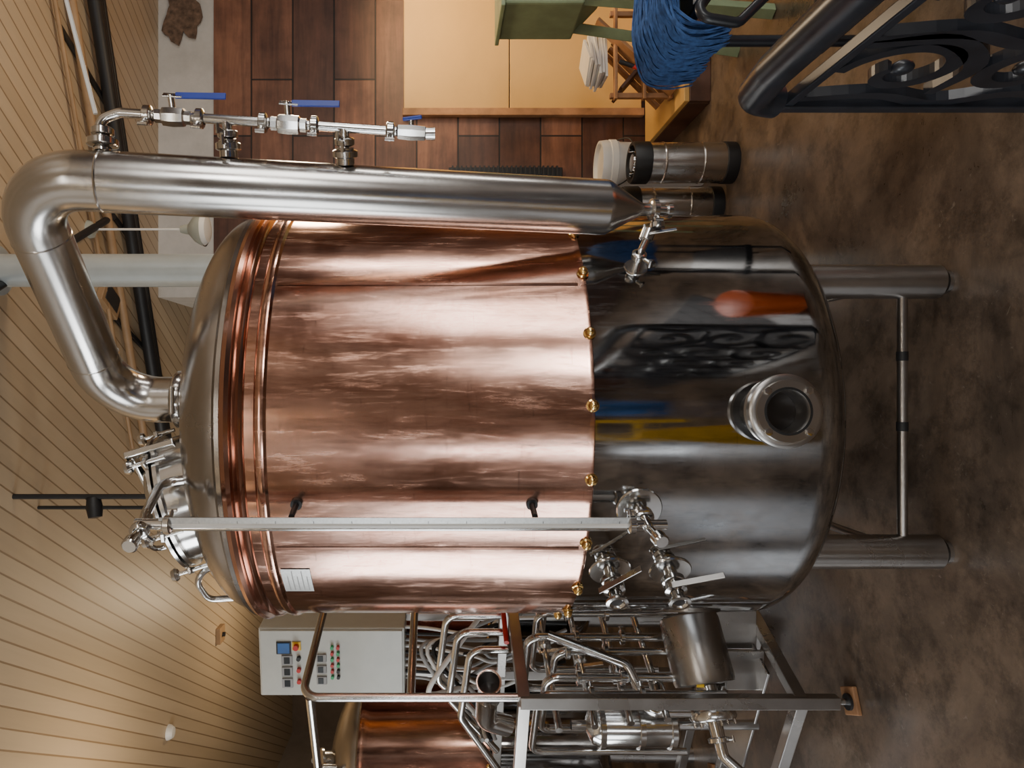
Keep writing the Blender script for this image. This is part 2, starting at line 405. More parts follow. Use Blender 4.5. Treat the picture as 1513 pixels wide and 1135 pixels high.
tube('lid_handle',[mc+q@V((.07,-.12,.08)),mc+q@V((.07,-.12,.15)),mc+q@V((-.07,-.12,.15)),mc+q@V((-.07,-.12,.08))],.009,M_fit,g,.03)
tube('dome_rail',[(-.60,2.42,2.28),(-.64,2.36,2.37),(-.735,2.42,2.34),(-.735,2.46,2.17),(-.68,2.46,2.16)],.011,M_fit,g,.04)
tube('dome_rail_b',[(-.60,2.62,2.28),(-.66,2.60,2.36),(-.76,2.62,2.32),(-.76,2.63,2.17),(-.70,2.63,2.16)],.011,M_fit,g,.04)
# ------------------------------------------------------------------ vapour pipe
G=Grp('vapor_condenser_pipe',(.51,1.9,1.0))
pr=.076
PT=V((.519,1.82,2.434));PB=V((.505,2.03,1.086))
ax=(PB-PT).normalized()
corner=PT-ax*.186
nb=V((-.052,2.36,2.642))
path=[(-.052,2.36,2.30),tuple(nb),tuple(corner),tuple(PT+ax*.12)]
tube('swan_neck',path,pr,M_pipe,G,rad=.19,seg=56,n=22)
cyl('condenser_shell',PT+ax*.02,PB,pr+.0015,M_pipe,G,seg=72)
lathe('weld_ring_0',[(pr+.001,-.004),(pr+.003,0),(pr+.001,.004)],M_pipe,G,PT+ax*.02,ax,seg=48)
h=(corner-nb);hn=h.normalized()
for i,t in enumerate((.19,h.length-.175)):
    lathe('weld_ring_%d'%(i+1),[(pr,-.003),(pr+.0018,0),(pr,.003)],M_pipe,G,nb+hn*t,hn,seg=48)
lathe('base_clamp',[(pr,-.02),(pr+.016,-.017),(pr+.02,-.01),(pr+.02,.008),(pr+.014,.014),(pr,.018)],M_fit,G,(-.052,2.36,2.405),(0,0,1),seg=48)
cyl('base_clamp_bolt',(-.095,2.265,2.405),(-.01,2.265,2.405),.009,M_fit,G)
cyl('dome_nozzle',(-.052,2.36,2.30),(-.052,2.36,2.41),pr+.008,M_fit,G,seg=48)
L=.125
lathe('reducer_cone',[(pr+.0015,0),(pr,.012),(.019,L-.01),(.017,L),(.017,L+.03)],M_pipe,G,PB,ax,seg=48)
e=PB+ax*(L+.03)
tri(G,'drain_clamp',e,ax,.018)
cyl('drain_tee',e,e+ax*.055,.0145,M_fit,G)
cyl('drain_cap',e+ax*.04,e+ax*.052,.022,M_fit,G)
m0=e+ax*.012
tp=T(38.5,.70,.985)
tube('drain_line',[m0,m0+V((-.03,0.02,0.0)),tp+N(38.5)*.05,tp],.0105,M_fit,G,.02)
mid=(m0+tp)/2+V((0.01,-.008,0))
tri(G,'drain_clamp_b',m0+V((-.045,0.0,0)),(1,.1,0),.012)
tri(G,'drain_clamp_c',tp+N(38.5)*.045,N(38.5),.012)
lathe('drain_wallflange',[(0,.004),(.032,.004),(.034,0),(.034,-.01)],M_fit,G,tp,N(38.5))
lathe('drain_valve',[(.012,-.02),(.02,-.015),(.02,.015),(.012,.02)],M_fit,G,mid,(tp-m0),seg=20)
bar('drain_lever',mid+V((0,-.02,0)),mid+V((.01,-.03,-.075)),.012,.003,M_fit,G)
B=Grp('valve_manifold',(.70,1.85,2.0))
mt=V((.695,1.82,2.40));mb=V((.655,1.86,1.575))
md2=(mb-mt)
def mp_(t): return mt+md2*t
def axp(z):
    t=(z-PT.z)/(PB.z-PT.z); return PT+(PB-PT)*t
tube('manifold_pipe',[axp(2.405)+V((.079,0,0)),V((.62,1.82,2.42)),V((.675,1.82,2.425)),mt+V((0,0,-.03)),mb],.0125,M_fit,B,.04)
for i,z in enumerate((2.10,1.80)):
    t=(mt.z-z)/(mt.z-mb.z);p=mp_(t);a=axp(z);d=(a-p).normalized()
    cyl('branch_%d'%i,p,a-d*.078,.013,M_fit,B)
    tri(B,'branch_clamp_a%d'%i,a-d*.105,d,.019,s=(0,-1,0))
    tri(B,'branch_clamp_b%d'%i,a-d*.135,d,.015,s=(0,-1,.3))
    cyl('branch_neck_%d'%i,a-d*.12,a-d*.078,.024,M_fit,B)
a=axp(2.415)
cyl('branch_top',a+V((.079,0,.0)),a+V((.13,0,.003)),.02,M_fit,B)
tri(B,'branch_clamp_top',a+V((.10,0,.0)),(1,0,0),.022)
tri(B,'branch_clamp_top2',a+V((.128,0,.0)),(1,0,0),.016)
zd=md2.normalized()
def ballvalve(i,t,handle_len,sidev=V((.9,-.4,0))):
    p=mp_(t)
    lathe('ball_valve_%d'%i,[(.0125,-.05),(.018,-.045),(.018,-.03),(.024,-.026),(.026,0),(.024,.026),(.018,.03),(.018,.045),(.0125,.05)],M_fit,B,p,zd,seg=8,ang=20)
    tri(B,'bv_clamp_a%d'%i,p-zd*.066,zd,.0145);tri(B,'bv_clamp_b%d'%i,p+zd*.066,zd,.0145)
    s=sidev.normalized();cyl('bv_stem_%d'%i,p,p+s*.055,.008,M_fit,B)
    q=p+s*.052
    bar('bv_hub_%d'%i,q-zd*.02,q+zd*.03,.018,.004,M_fit,B)
    bar('bv_lever_%d'%i,q+zd*.012,q+s*.006+zd*handle_len,.017,.006,M_blue,B)
ballvalve(0,.20,.14);ballvalve(1,.555,.135)
p=mp_(.94)
lathe('drain_cock',[(.0125,-.04),(.019,-.035),(.021,0),(.019,.035),(.0125,.04)],M_fit,B,p,zd,seg=8,ang=20)
tri(B,'cock_clamp',p-zd*.055,zd,.014)
cyl('cock_stem',p,p+V((.03,-.012,0)),.007,M_fit,B)
bar('cock_handle',p+V((.03,-.012,.022)),p+V((.036,-.014,-.028)),.022,.01,M_blue,B)
cyl('cock_mouth',mb+V((0,0,.012)),mb+V((0,0,-.012)),.0165,M_fit,B)
W=Grp('water_supply_pipe',(.7,1.85,2.44))
tube('pipe',[(.692,1.82,2.432),(1.02,1.83,2.52),(XR,1.9,3.33)],.0055,M_white,W,.05,seg=10)

# ------------------------------------------------------------------ background services
D=Grp('vent_duct',(.49,3.13,2.8))
cyl('duct',(.500,3.13,.62),(.500,3.13,ZC),.072,M_duct,D,seg=40)
cyl('duct_base',(.500,3.13,0),(.500,3.13,.64),.08,M_duct,D,seg=40)
lathe('duct_collar',[(.072,-.01),(.11,-.01),(.11,0),(.072,0)],M_duct,D,(.500,3.13,ZC),seg=40)
g=Grp('ceiling_conduit',(1,4.3,3.4))
for i,(dy,r,z,m) in enumerate(((0,.038,3.44,M_dark),(.1,.018,3.45,M_dark),(.17,.014,3.46,M_dark),(-.25,.024,3.46,M_tan),(-.42,.012,3.47,M_tan))):
    cyl('conduit_%d'%i,(2.9,3.58+dy,z),(-.4,4.86+dy,z),r,m,g,seg=16)
for i in range(4):
    x=2.4-i*.7;y=3.58+(2.9-x)*.388
    box('strap_%d'%i,(.03,.7,.02),(x,y-.1,ZC-.01),M_dark,g,rot=(0,0,.37))
g=Grp('ceiling_pipe',(.4,3,3.45))
cyl('pipe',(.05,2.35,3.46),(.98,4.15,3.46),.02,M_dark,g,seg=14)
g=Grp('hanging_rod',(-.52,3.3,3))
cyl('rod',(-.515,3.25,2.62),(-.515,3.25,ZC),.012,M_dark,g)
cyl('rod_b',(-.60,3.45,0),(-.60,3.45,ZC),.009,M_dark,g)
lathe('spot_head',[(0,-.05),(.03,-.045),(.036,0),(.03,.045),(0,.05)],M_dark,g,(-.565,3.25,3.13),(1,.2,.2))
cyl('spot_arm',(-.515,3.25,3.17),(-.565,3.25,3.13),.008,M_dark,g)
g=Grp('pendant_lamp',(.86,3.95,2.9))
lathe('lamp_shade',[(.095,0),(.092,.012),(.07,.05),(.03,.085),(.02,.13),(0,.135)],M_lime,g,(.86,3.95,2.86))
lathe('lamp_opal',[(.09,.004),(.07,-.02),(0,-.035)],M_white,g,(.86,3.95,2.86))
cyl('lamp_stem',(.86,3.95,2.98),(.86,3.95,3.46),.006,M_white,g)
lathe('lamp_rose',[(0,0),(.05,0),(.045,.03),(0,.05)],M_lime,g,(.86,3.95,ZC),(0,0,-1))
g=Grp('smoke_detector',(-2.5,5.1,ZC));lathe('detector_body',[(0,-.045),(.035,-.04),(.05,-.018),(.055,0)],M_white,g,(-2.5,5.1,ZC))
g=Grp('ceiling_junction_box',(-2.2,6.1,ZC))
box('box_body',(.14,.14,.04),(-2.2,6.25,ZC-.02),M_tan,g);cyl('box_nipple',(-2.2,6.25,ZC-.06),(-2.2,6.25,ZC-.03),.02,M_dark,g)
g=Grp('ceiling_vent_box',(.5,4.4,ZC))
box('vent_body',(.16,.22,.04),(.50,4.15,ZC-.02),M_tan,g,rot=(0,0,.5));box('vent_slot',(.1,.16,.005),(.50,4.15,ZC-.042),M_dark,g,rot=(0,0,.5))
vs=[(0,0,0)]
for i in range(40):
    a=2*pi*i/40;r=1+.22*math.sin(3*a+1)+.12*math.sin(7*a)+.06*math.sin(13*a)
    vs.append((.24*r*math.cos(a),0,.115*r*math.sin(a)))
vs=[V(v)+V((2.58,YP-.003,3.33)) for v in vs]
o=mesh('plaster_stain',vs,[(0,i+1,(i+1)%40+1) for i in range(40)],M_stain)  # flat brown plate for the water-stained, peeling plaster patch
md=o.modifiers.new('s','SOLIDIFY');md.thickness=.012;md.offset=0

g=Grp('plywood_panel',(2.6,YP,0))
box('panel_upper',(2.0,.03,.72),(2.87,YP-.02,1.437),M_ply,g)
box('panel_lower',(2.0,.03,.90),(2.87,YP-.02,.62),M_ply,g)
box('panel_edge',(.05,.05,1.65),(1.86,YP-.03,.98),M_wood,g)
g=Grp('wood_platform',(2.7,4.5,0))
box('deck',(2.2,.78,.03),(2.72,4.46,.135),M_ply,g);box('fascia',(2.2,.03,.12),(2.72,4.08,.06),M_wdark,g)
box('side',(.03,.75,.12),(1.63,4.46,.06),M_wdark,g)
for i in range(4): box('bearer_%d'%i,(.05,.74,.115),(1.9+i*.5,4.46,.058),M_wdark,g)
g=Grp('wooden_crate',(2.2,4.5,.15))
for i in range(3):
    bar('slat_%d'%i,(1.75,4.32+.09*i,.17),(2.08,4.32+.09*i,.50),.05,.02,M_wood,g)
    bar('cross_%d'%i,(2.12,4.29+.09*i,.17),(1.78,4.29+.09*i,.46),.05,.02,M_wdark,g)
for z in (.175,.33,.5): bar('rail_%d'%int(z*100),(1.70,4.25,z),(2.25,4.25,z),.045,.018,M_wood,g)
for x in (1.73,2.22): bar('post_%d'%int(x*100),(x,4.27,.15),(x,4.27,.53),.03,.03,M_wood,g)
bar('long_offcut',(1.72,4.2,.17),(2.15,4.22,.62),.09,.02,M_wood,g);bar('wide_offcut',(1.95,4.17,.165),(2.3,4.2,.36),.12,.02,M_wdark,g)
g=Grp('paper_stack',(2.02,4.5,.5))
for i in range(7): box('sheet_%d'%i,(.24+.02*(i%3),.18,.016),(1.98+.015*(i%2),4.38,.545+.018*i),M_white,g,rot=(0,.03*(i%3-1),.12*i),bev=.002)
MX=.13
g=Grp('malt_mill',(1.8+MX,3.5,0))
box('hopper',(.42,.36,.38),(1.86+MX,3.5,1.06),M_sage,g,bev=.012)
vs=[(1.67,3.34,.87),(2.05,3.34,.87),(2.05,3.66,.87),(1.67,3.66,.87),(1.76,3.42,.76),(1.96,3.42,.76),(1.96,3.58,.76),(1.76,3.58,.76)]
mesh('chute',[(x+MX,y,z) for x,y,z in vs],[(0,1,5,4),(1,2,6,5),(2,3,7,6),(3,0,4,7),(4,5,6,7),(0,3,2,1)],M_sage,g)
box('lip',(.46,.40,.02),(1.86+MX,3.5,1.255),M_sage,g)
for i,(a,b) in enumerate((((1.70,3.36),(1.60,3.30)),((2.02,3.36),(2.12,3.30)),((1.70,3.64),(1.60,3.70)),((2.02,3.64),(2.12,3.70)))):
    bar('leg_%d'%i,(a[0]+MX,a[1],.90),(b[0]+MX,b[1],0),.05,.05,M_sage,g)
bar('brace',(1.62+MX,3.32,.35),(2.1+MX,3.32,.35),.03,.03,M_yellow,g)
g=Grp('red_pry_bar',(1.8,4.1,.15))
tube('shaft',[(1.80,4.13,.152),(1.82,4.15,.30),(1.86,4.16,.42)],.012,M_red,g,.1);cyl('tip',(1.86,4.16,.415),(1.89,4.16,.50),.013,M_dark,g)
def keg(name,x,y,h):
    g=Grp(name,(x,y,0))
    lathe('shell',[(0,.03),(.09,.035),(.104,.06),(.104,h-.07),(.095,h-.04),(.05,h-.02),(0,h-.018)],M_keg,g,(x,y,0))
    lathe('rubber_base',[(.0,0),(.106,0),(.108,.01),(.108,.06),(.104,.065)],M_dark,g,(x,y,0))
    lathe('rubber_top',[(.105,h-.09),(.109,h-.085),(.109,h-.01),(.104,h),(.09,h),(.088,h-.03)],M_dark,g,(x,y,0))
    lathe('lid',[(0,h-.005),(.045,h-.005),(.05,h-.02)],M_fit,g,(x,y,0),seg=24)
    for s in (-1,1): cyl('post_%d'%(s+1),(x+s*.065,y,h-.035),(x+s*.065,y,h+.01),.012,M_fit,g,seg=12)
    for z in (.18,.38): lathe('rib_%d'%int(z*100),[(.104,z-.006),(.107,z),(.104,z+.006)],M_keg,g,(x,y,0))
keg('keg',1.17,3.76,.54);keg('keg',.99,3.96,.54)
g=Grp('white_bucket',(1.3,4.25,0))
bx=(1.29,4.2,0)
lathe('bucket_wall',[(0,0),(.115,.0),(.135,.50),(.14,.51),(.14,.53),(.135,.54)],M_white,g,bx)
lathe('bucket_lid',[(.135,.52),(.148,.525),(.148,.56),(.135,.565),(.125,.55),(0,.55)],M_white,g,bx)
lathe('second_lid',[(0,.56),(.14,.56),(.145,.575),(.14,.615),(.125,.615),(.115,.595),(0,.595)],M_white,g,bx)
tube('bail_handle',[(1.43,4.2,.54),(1.40,4.05,.47),(1.29,4.02,.45),(1.18,4.05,.47),(1.15,4.2,.54)],.004,M_dark,g,mode='cat',seg=6)
g=Grp('wall_hose_rack',(1.4,YP,1.2))
box('back_strip',(.07,.03,.78),(1.45,YP-.02,1.10),M_dark,g)
for i in range(24): box('rib_%d'%i,(.08,.03,.012),(1.45,YP-.04,.75+.031*i),M_dark,g,bev=0)
# ------------------------------------------------------------------ cast iron railing
g=Grp('ornate_iron_railing',(.6,1.0,0))
X0=.61
tube('cap_rail',[(X0,1.53,.83),(X0,1.51,.885),(X0,1.38,.90),(X0,.25,.90)],.036,M_iron,g,.05,seg=24)
bar('end_post',(X0,1.54,0),(X0,1.54,.86),.035,.03,M_iron,g)
bar('near_post',(X0,.28,0),(X0,.28,.9),.035,.03,M_iron,g)
bar('lower_rail',(X0,.28,.06),(X0,1.54,.06),.03,.03,M_iron,g)
bar('upper_rail',(X0,.28,.80),(X0,1.54,.80),.025,.02,M_iron,g)
def flat(name,pts,w,t=.02):
    n=len(pts);vs=[];fs=[]
    for i in range(n):
        a=V(pts[max(i-1,0)]);b=V(pts[min(i+1,n-1)]);d=(b-a).normalized();nn=V((-d.y,d.x))
        wi=w*(.5+.5*math.sin(pi*min(1,max(0,i/(n-1)*.9+.1))))
        c=V(pts[i])
        for s,xx in ((1,-t/2),(1,t/2),(-1,t/2),(-1,-t/2)):
            q=c+nn*s*wi/2;vs.append((X0+xx,q.x,q.y))
    for i in range(n-1):
        for k in range(4):
            k2=(k+1)%4;fs.append((i*4+k,i*4+k2,(i+1)*4+k2,(i+1)*4+k))
    fs.append((3,2,1,0));fs.append(tuple(range((n-1)*4,n*4)))
    mesh(name,vs,fs,M_iron,g)
def spiral(cy,cz,r0,r1,a0,turn,n=36):
    return [(cy+(r0+(r1-r0)*i/n)*math.cos(a0+turn*i/n),cz+(r0+(r1-r0)*i/n)*math.sin(a0+turn*i/n)) for i in range(n+1)]
k=0
zz=lambda pts:[tuple(p)[:2] for p in catmull([(a,b,0) for a,b in pts],5)]
for cy in (1.37,1.11,.85,.59,.40):
    for cz,sg in ((.66,1),(.42,-1),(.19,1)):
        flat('scroll_%d'%k,spiral(cy,cz,.12,.03,sg*pi/2,sg*2*pi*1.05),.034);k+=1
        sphere('boss_%d'%k,(X0,cy,cz),.022,M_iron,g,12,(.6,1,1));k+=1
    flat('leaf_%d'%k,zz([(cy+.13,.80),(cy+.11,.64),(cy+.15,.50),(cy+.10,.36),(cy+.14,.20),(cy+.13,.07)]),.034);k+=1
    flat('leaf_%d'%k,zz([(cy-.11,.79),(cy-.13,.66),(cy-.03,.54),(cy+.10,.54)]),.042);k+=1
    flat('leaf_%d'%k,zz([(cy+.11,.32),(cy,.30),(cy-.11,.22),(cy-.12,.08)]),.042);k+=1
g=Grp('utility_cart',(1.3,2.1,0))
box('tray',(.60,.44,.035),(1.38,2.14,.80),M_iron,g,bev=.01);box('shelf',(.58,.42,.03),(1.38,2.14,.30),M_iron,g)
for i,(x,y) in enumerate(((1.12,1.96),(1.64,1.96),(1.12,2.32),(1.64,2.32))): cyl('leg_%d'%i,(x,y,0),(x,y,.79),.018,M_iron,g)
tube('handle',[(1.10,1.95,.8),(1.00,1.93,.86),(.98,1.93,.74),(1.10,1.95,.62)],.014,M_iron,g,.03)
box('label',(.05,.10,.002),(1.12,2.0,.819),M_white,g)
# mop yarn: strands draped over the left edge of the cart tray
vs=[];fs=[]
for s in range(700):
    y=random.uniform(2.03,2.34);x=random.uniform(1.22,1.40);z=.84+random.uniform(0,.07)
    y2=y+random.uniform(-.03,.02);xe=1.045-random.uniform(0,.045);ze=.90-random.uniform(0,.03);zl=.90-random.uniform(.13,.19);w=.0048
    pts=catmull([V((x,y,z)),V((1.12,(y+y2)/2,.90+random.uniform(-.03,.02))),V((xe,y2,ze-.02)),V((xe-.02,y2+random.uniform(-.012,.012),(ze+zl)/2)),V((xe-.01,y2+random.uniform(-.03,.02),zl))],4)
    b0=len(vs);n_=len(pts)
    for p in pts:
        vs+= [p+V((0,w,0)),p+V((-w*.7,0,w*.7)),p+V((0,-w,0)),p+V((w*.7,0,-w*.7))]
    for i in range(n_-1):
        for q_ in range(4):
            k2=(q_+1)%4;fs.append((b0+i*4+q_,b0+i*4+k2,b0+(i+1)*4+k2,b0+(i+1)*4+q_))
    fs.append((b0,b0+1,b0+2,b0+3));e_=b0+4*(n_-1);fs.append((e_,e_+1,e_+2,e_+3))
g2=Grp('blue_mop',(1.3,2.1,.85));mesh('yarn',vs,fs,M_denim,g2,True)
box('mop_head',(.12,.30,.06),(1.33,2.18,.85),M_denim,g2,bev=.02)
# ------------------------------------------------------------------ background kettles
def bg_tank(x,y,r,z0,z1,zc):
    g=Grp('copper_fermenter',(x,y,0));c=(x,y,0)
    lathe('copper_body',[(r,zc),(r,z1-.06),(r+.012,z1-.04),(r+.012,z1-.02),(r+.02,z1)],M_copper,g,c,seg=96)
    pf=[(r,zc),(r,z0+.1)]
    for i in range(1,7):
        a=i/6*pi/2;pf.append((r-.1+.1*math.cos(a),z0+.1-.1*math.sin(a)))
    pf.append((0,z0-.03));lathe('steel_base',pf,M_poly,g,c,seg=96)
    pf=[(r+.015,z1)]
    for i in range(0,15):
        a=i/14*pi/2;pf.append((r*math.cos(a),z1+.01+.22*math.sin(a)))
    lathe('dome',pf,M_dome,g,c,seg=96)
    lathe('manway',[(.18,-.1),(.18,.08),(.2,.085),(.2,.1),(.15,.13),(0,.14)],M_fit,g,(x+.1,y-.2,z1+.17),(.1,-.25,1))
    tube('top_valve',[(x+.3,y-.4,z1+.05),(x+.3,y-.4,z1+.25),(x+.4,y-.5,z1+.25)],.02,M_fit,g,.04)
    bar('top_valve_lever',(x+.30,y-.42,z1+.22),(x+.30,y-.50,z1+.36),.03,.01,M_blue,g)
    for sx in (-1,1):
        for sy in (-1,1): cyl('leg_%d%d'%(sx+1,sy+1),(x+sx*r*.6,y+sy*r*.6,0),(x+sx*r*.6,y+sy*r*.6,z0+.05),.05,M_leg,g)
    for i in range(20):
        a=i*pi/10;sphere('nut_%d'%i,(x+r*math.cos(a),y+r*math.sin(a),zc+.01),.014,M_brass,g,10)
bg_tank(-2.65,4.75,.62,.5,2.05,1.25)
bg_tank(-1.28,5.35,.62,.5,1.95,1.2)
# ------------------------------------------------------------------ control cabinet
cg=Grp('control_cabinet',(-1.42,3.62,1.7))
phi=math.radians(-8)
cx=V((math.cos(phi),math.sin(phi),0));cy_=V((-math.sin(phi),math.cos(phi),0))
cc=V((-1.40,3.74,2.10))
def cpt(a,b,z): return cc+cx*a+cy_*b+V((0,0,z))
box('cabinet_body',(.37,.24,.74),cc,M_cab,cg,rot=(0,0,phi),bev=.008)
box('cabinet_door',(.35,.012,.72),cpt(0,-.126,0),M_cab,cg,rot=(0,0,phi),bev=.004)
def cb(nm,a,z,w,h,m,d=.012): box(nm,(w,d,h),cpt(a,-.137,z),m,cg,rot=(0,0,phi),bev=.002)
def cbtn(nm,a,z,r,m,d=.02): cyl(nm,cpt(a,-.132,z),cpt(a,-.132-d,z),r,m,cg,seg=16)
M_disp=simple('dark_display',(.03,.035,.04),.2)
cb('screen',.085,.24,.055,.06,M_bluep);cb('screen_bezel',.085,.24,.065,.075,M_dark,.006)
cb('estop_plate',.095,.175,.045,.045,M_yellow,.006);cbtn('estop',.095,.175,.014,M_red,.03)
for i in range(3):
    cb('meter_%d'%i,.02-.062*i,.225,.05,.055,M_cable);cb('meter_glass_%d'%i,.02-.062*i,.225,.036,.03,M_disp,.016)
    cbtn('knob_%d'%i,.03-.062*i,.165,.011,M_red if i else M_dark)
for i in range(3):
    cb('ctl_%d'%i,.03-.06*i,.05,.042,.05,M_cable);cb('ctl_glass_%d'%i,.03-.06*i,.055,.032,.028,M_disp,.016)
for i in range(6):
    cbtn('btn_a%d'%i,.09-.032*i,-.005,.0085,[M_green,M_red,M_green,M_red,M_red,M_green][i])
    cbtn('btn_b%d'%i,.09-.032*i,.0-.035,.0085,[M_red,M_green,M_red,M_green,M_red,M_green][i] if i<4 else M_dark)
bar('support_l',cpt(-.16,.06,-.37),(cpt(-.16,.06,0).x,cpt(-.16,.06,0).y,0),.04,.04,M_frame,cg)
bar('support_r',cpt(.16,.06,-.37),(cpt(.16,.06,0).x,cpt(.16,.06,0).y,0),.04,.04,M_frame,cg)
for i in range(9):
    a=-.14+.035*i;p=cpt(a,-.02,-.36)
    tube('cable_%d'%i,[p,p+V((0,-.02,-.12)),p+V((.03*math.sin(i*2),-.1,-.26-.02*i)),p+V((.1*math.cos(i*1.7),-.05,-.5)),p+V((.05,0,-.85))],.009,[M_cable,M_dark,M_white][i%3],cg,mode='cat',seg=8)
# ------------------------------------------------------------------ pump skid
S=Grp('pump_skid',(-1.2,2.65,0))
A=V((-1.19,2.66,0));da=V((.433,.901,0));db=V((-.901,.433,0))
def sp(a,b,z): return A+da*a+db*b+V((0,0,z))
LA,LB=.78,1.5
for i,(a,b) in enumerate(((0,0),(LA,0),(0,LB),(LA,LB),(0,.72),(LA,.72))):
    bar('post_%d'%i,sp(a,b,.06),sp(a,b,1.25),.045,.045,M_frame,S)
    cyl('foot_%d'%i,sp(a,b,.018),sp(a,b,.07),.012,M_fit,S);cyl('foot_pad_%d'%i,sp(a,b,.016),sp(a,b,.028),.03,M_dark,S)
    box('foot_block_%d'%i,(.10,.09,.018),sp(a+.005,b,.009),M_wood,S,rot=(0,0,.4))
for i,z in enumerate((.20,1.235)):
    for j,(p,q_) in enumerate((((0,0),(LA,0)),((0,LB),(LA,LB)),((0,0),(0,LB)),((LA,0),(LA,LB)))):
        bar('rail_%d%d'%(i,j),sp(*p,z),sp(*q_,z),.045,.045,M_frame,S)
bar('cross_low',sp(LA/2,0,.2),sp(LA/2,LB,.2),.045,.045,M_frame,S)
bar('sub_tray',sp(.3,.05,.235),sp(.3,.7,.235),.25,.012,M_frame,S)
hz=2.07
tube('hand_rail',[sp(.58,0.0,1.25),sp(.58,0.0,hz-.02),sp(.02,.0,hz),sp(.02,0,1.25)],.0165,M_fit,S,.06)
tube('hand_rail_mid',[sp(.58,0,1.66),sp(.02,0,1.66)],.0165,M_fit,S)
tube('hand_rail_b',[sp(.02,.0,hz-.03),sp(.02,LB,hz-.03),sp(.02,LB,1.25)],.0165,M_fit,S,.06)
m0=V((-.98,3.02,.50));m1=V((-1.22,2.90,.47))
dm=(m1-m0).normalized()
lathe('motor_cover',[(0,0),(.10,0),(.118,.012),(.122,.03),(.122,.26),(.118,.275),(.06,.28)],M_frame,S,m0,dm,seg=48)
cyl('pump_neck',m0+dm*.27,m0+dm*.36,.045,M_fit,S)
lathe('pump_head',[(0,-.03),(.085,-.03),(.092,-.02),(.092,.02),(.085,.03),(.03,.035),(.026,.09)],M_fit,S,m0+dm*.38,dm,seg=40)
for i in range(6):
    a=i*pi/3;qq=dm.to_track_quat('Z','Y')@V((math.cos(a)*.078,math.sin(a)*.078,0))
    cyl('pump_bolt_%d'%i,m0+dm*.34+qq,m0+dm*.43+qq,.006,M_fit,S,seg=8)
pe=m0+dm*.46
tube('pump_inlet',[pe,pe+dm*.08,pe+dm*.2+V((0,-.05,-.12))],.022,M_fit,S,.04)
tri(S,'pump_inlet_clamp',pe+dm*.02,dm,.024)
tube('pump_outlet',[m0+dm*.38+V((0,0,.08)),m0+dm*.38+V((0,0,.25)),m0+dm*.2+V((0,0,.3)),m0+dm*.1+V((0,.05,.6))],.02,M_fit,S,.05)
bar('motor_foot_a',m0+dm*.06+V((0,0,-.10)),V((m0+dm*.06).xy.to_3d())+V((0,0,.22)),.16,.02,M_frame,S)
bar('motor_foot_b',m0+dm*.22+V((0,0,-.10)),V((m0+dm*.22).xy.to_3d())+V((0,0,.22)),.16,.02,M_frame,S)
box('motor_label',(.03,.005,.03),m0+dm*.2+V((-.03,-.115,.04)),M_yellow,S)
f0=V((-1.43,2.98,.56))
lathe('filter_housing',[(0,0),(.07,.005),(.085,.02),(.085,.33),(.07,.36),(.02,.38),(.02,.44)],M_fit,S,f0)
for z in (.03,.16,.32): lathe('filter_band_%d'%int(z*100),[(.085,z-.012),(.095,z-.01),(.095,z+.01),(.085,z+.012)],M_fit,S,f0)
tube('filter_drain',[f0+V((0,0,.01)),f0+V((0,0,-.14)),f0+V((.2,-.06,-.16))],.02,M_fit,S,.05)
cyl('filter_leg',f0+V((0,0,-.34)),f0+V((0,0,-.1)),.02,M_frame,S)
for i in range(6):
    a=.12+.11*i
    tube('riser_%d'%i,[sp(a,.10+.03*(i%2),.42+.06*(i%3)),sp(a,.10+.03*(i%2),1.16-.05*(i%3)),sp(a+.05,.5,1.16-.05*(i%3)),sp(a+.05,.5,.5)],.015+.003*(i%2),M_fit,S,.05)
    tri(S,'riser_clamp_%d'%i,sp(a,.10+.03*(i%2),.75+.05*(i%3)),(0,0,1),.018)
    tri(S,'riser_clampb_%d'%i,sp(a,.10+.03*(i%2),.95+.03*(i%3)),(0,0,1),.018)
for i in range(4):
    z=.66+.14*i
    tube('header_%d'%i,[sp(.05,.16+.02*i,z),sp(.72,.16+.02*i,z)],.014,M_fit,S)
    p=sp(.2+.1*i,.16+.02*i,z);lathe('header_valve_%d'%i,[(.014,-.04),(.03,-.03),(.03,.03),(.014,.04)],M_fit,S,p,da,seg=12)
    bar('header_lever_%d'%i,p+V((-.02,-.05,.03)),p+V((.0,-.06,-.09)),.018,.004,M_fit,S)
    cyl('header_stem_%d'%i,p,p+V((-.02,-.05,.02)),.007,M_fit,S)
q0=sp(.12,.02,1.36)
pd=V((-.6,.6,-.05)).normalized()
lathe('open_pipe_elbow',[(.042,.12),(.042,.002),(.046,0),(.050,.0),(.050,.006),(.046,.01),(.044,.16)],M_fit,S,q0+V((.0,-.02,0)),pd,seg=32,ang=50)
lathe('open_pipe_bore',[(0,0),(.0425,0)],M_hole,S,q0+V((0,-.02,0))+pd*.10,pd,seg=32)
tube('open_pipe_tail',[q0+V((-.10,.08,0)),q0+V((-.25,.2,0)),q0+V((-.3,.25,-.1))],.044,M_fit,S,.08)
for i in range(3):
    tube('deck_pipe_%d'%i,[sp(.35+.1*i,.1,1.26),sp(.35+.1*i,.1,1.42+.05*i),sp(.30+.1*i,.45,1.46+.05*i),sp(.3+.1*i,.8,1.28)],.016,M_fit,S,.06)
tube('deck_hose',[sp(.7,.1,1.27),sp(.5,.2,1.45),sp(.35,.35,1.6),sp(.5,.5,1.45),sp(.6,.6,1.3)],.012,M_white,S,mode='cat',seg=10)
tube('deck_red_tool',[sp(.62,-.01,1.275),sp(.3,.01,1.275)],.011,M_red,S)
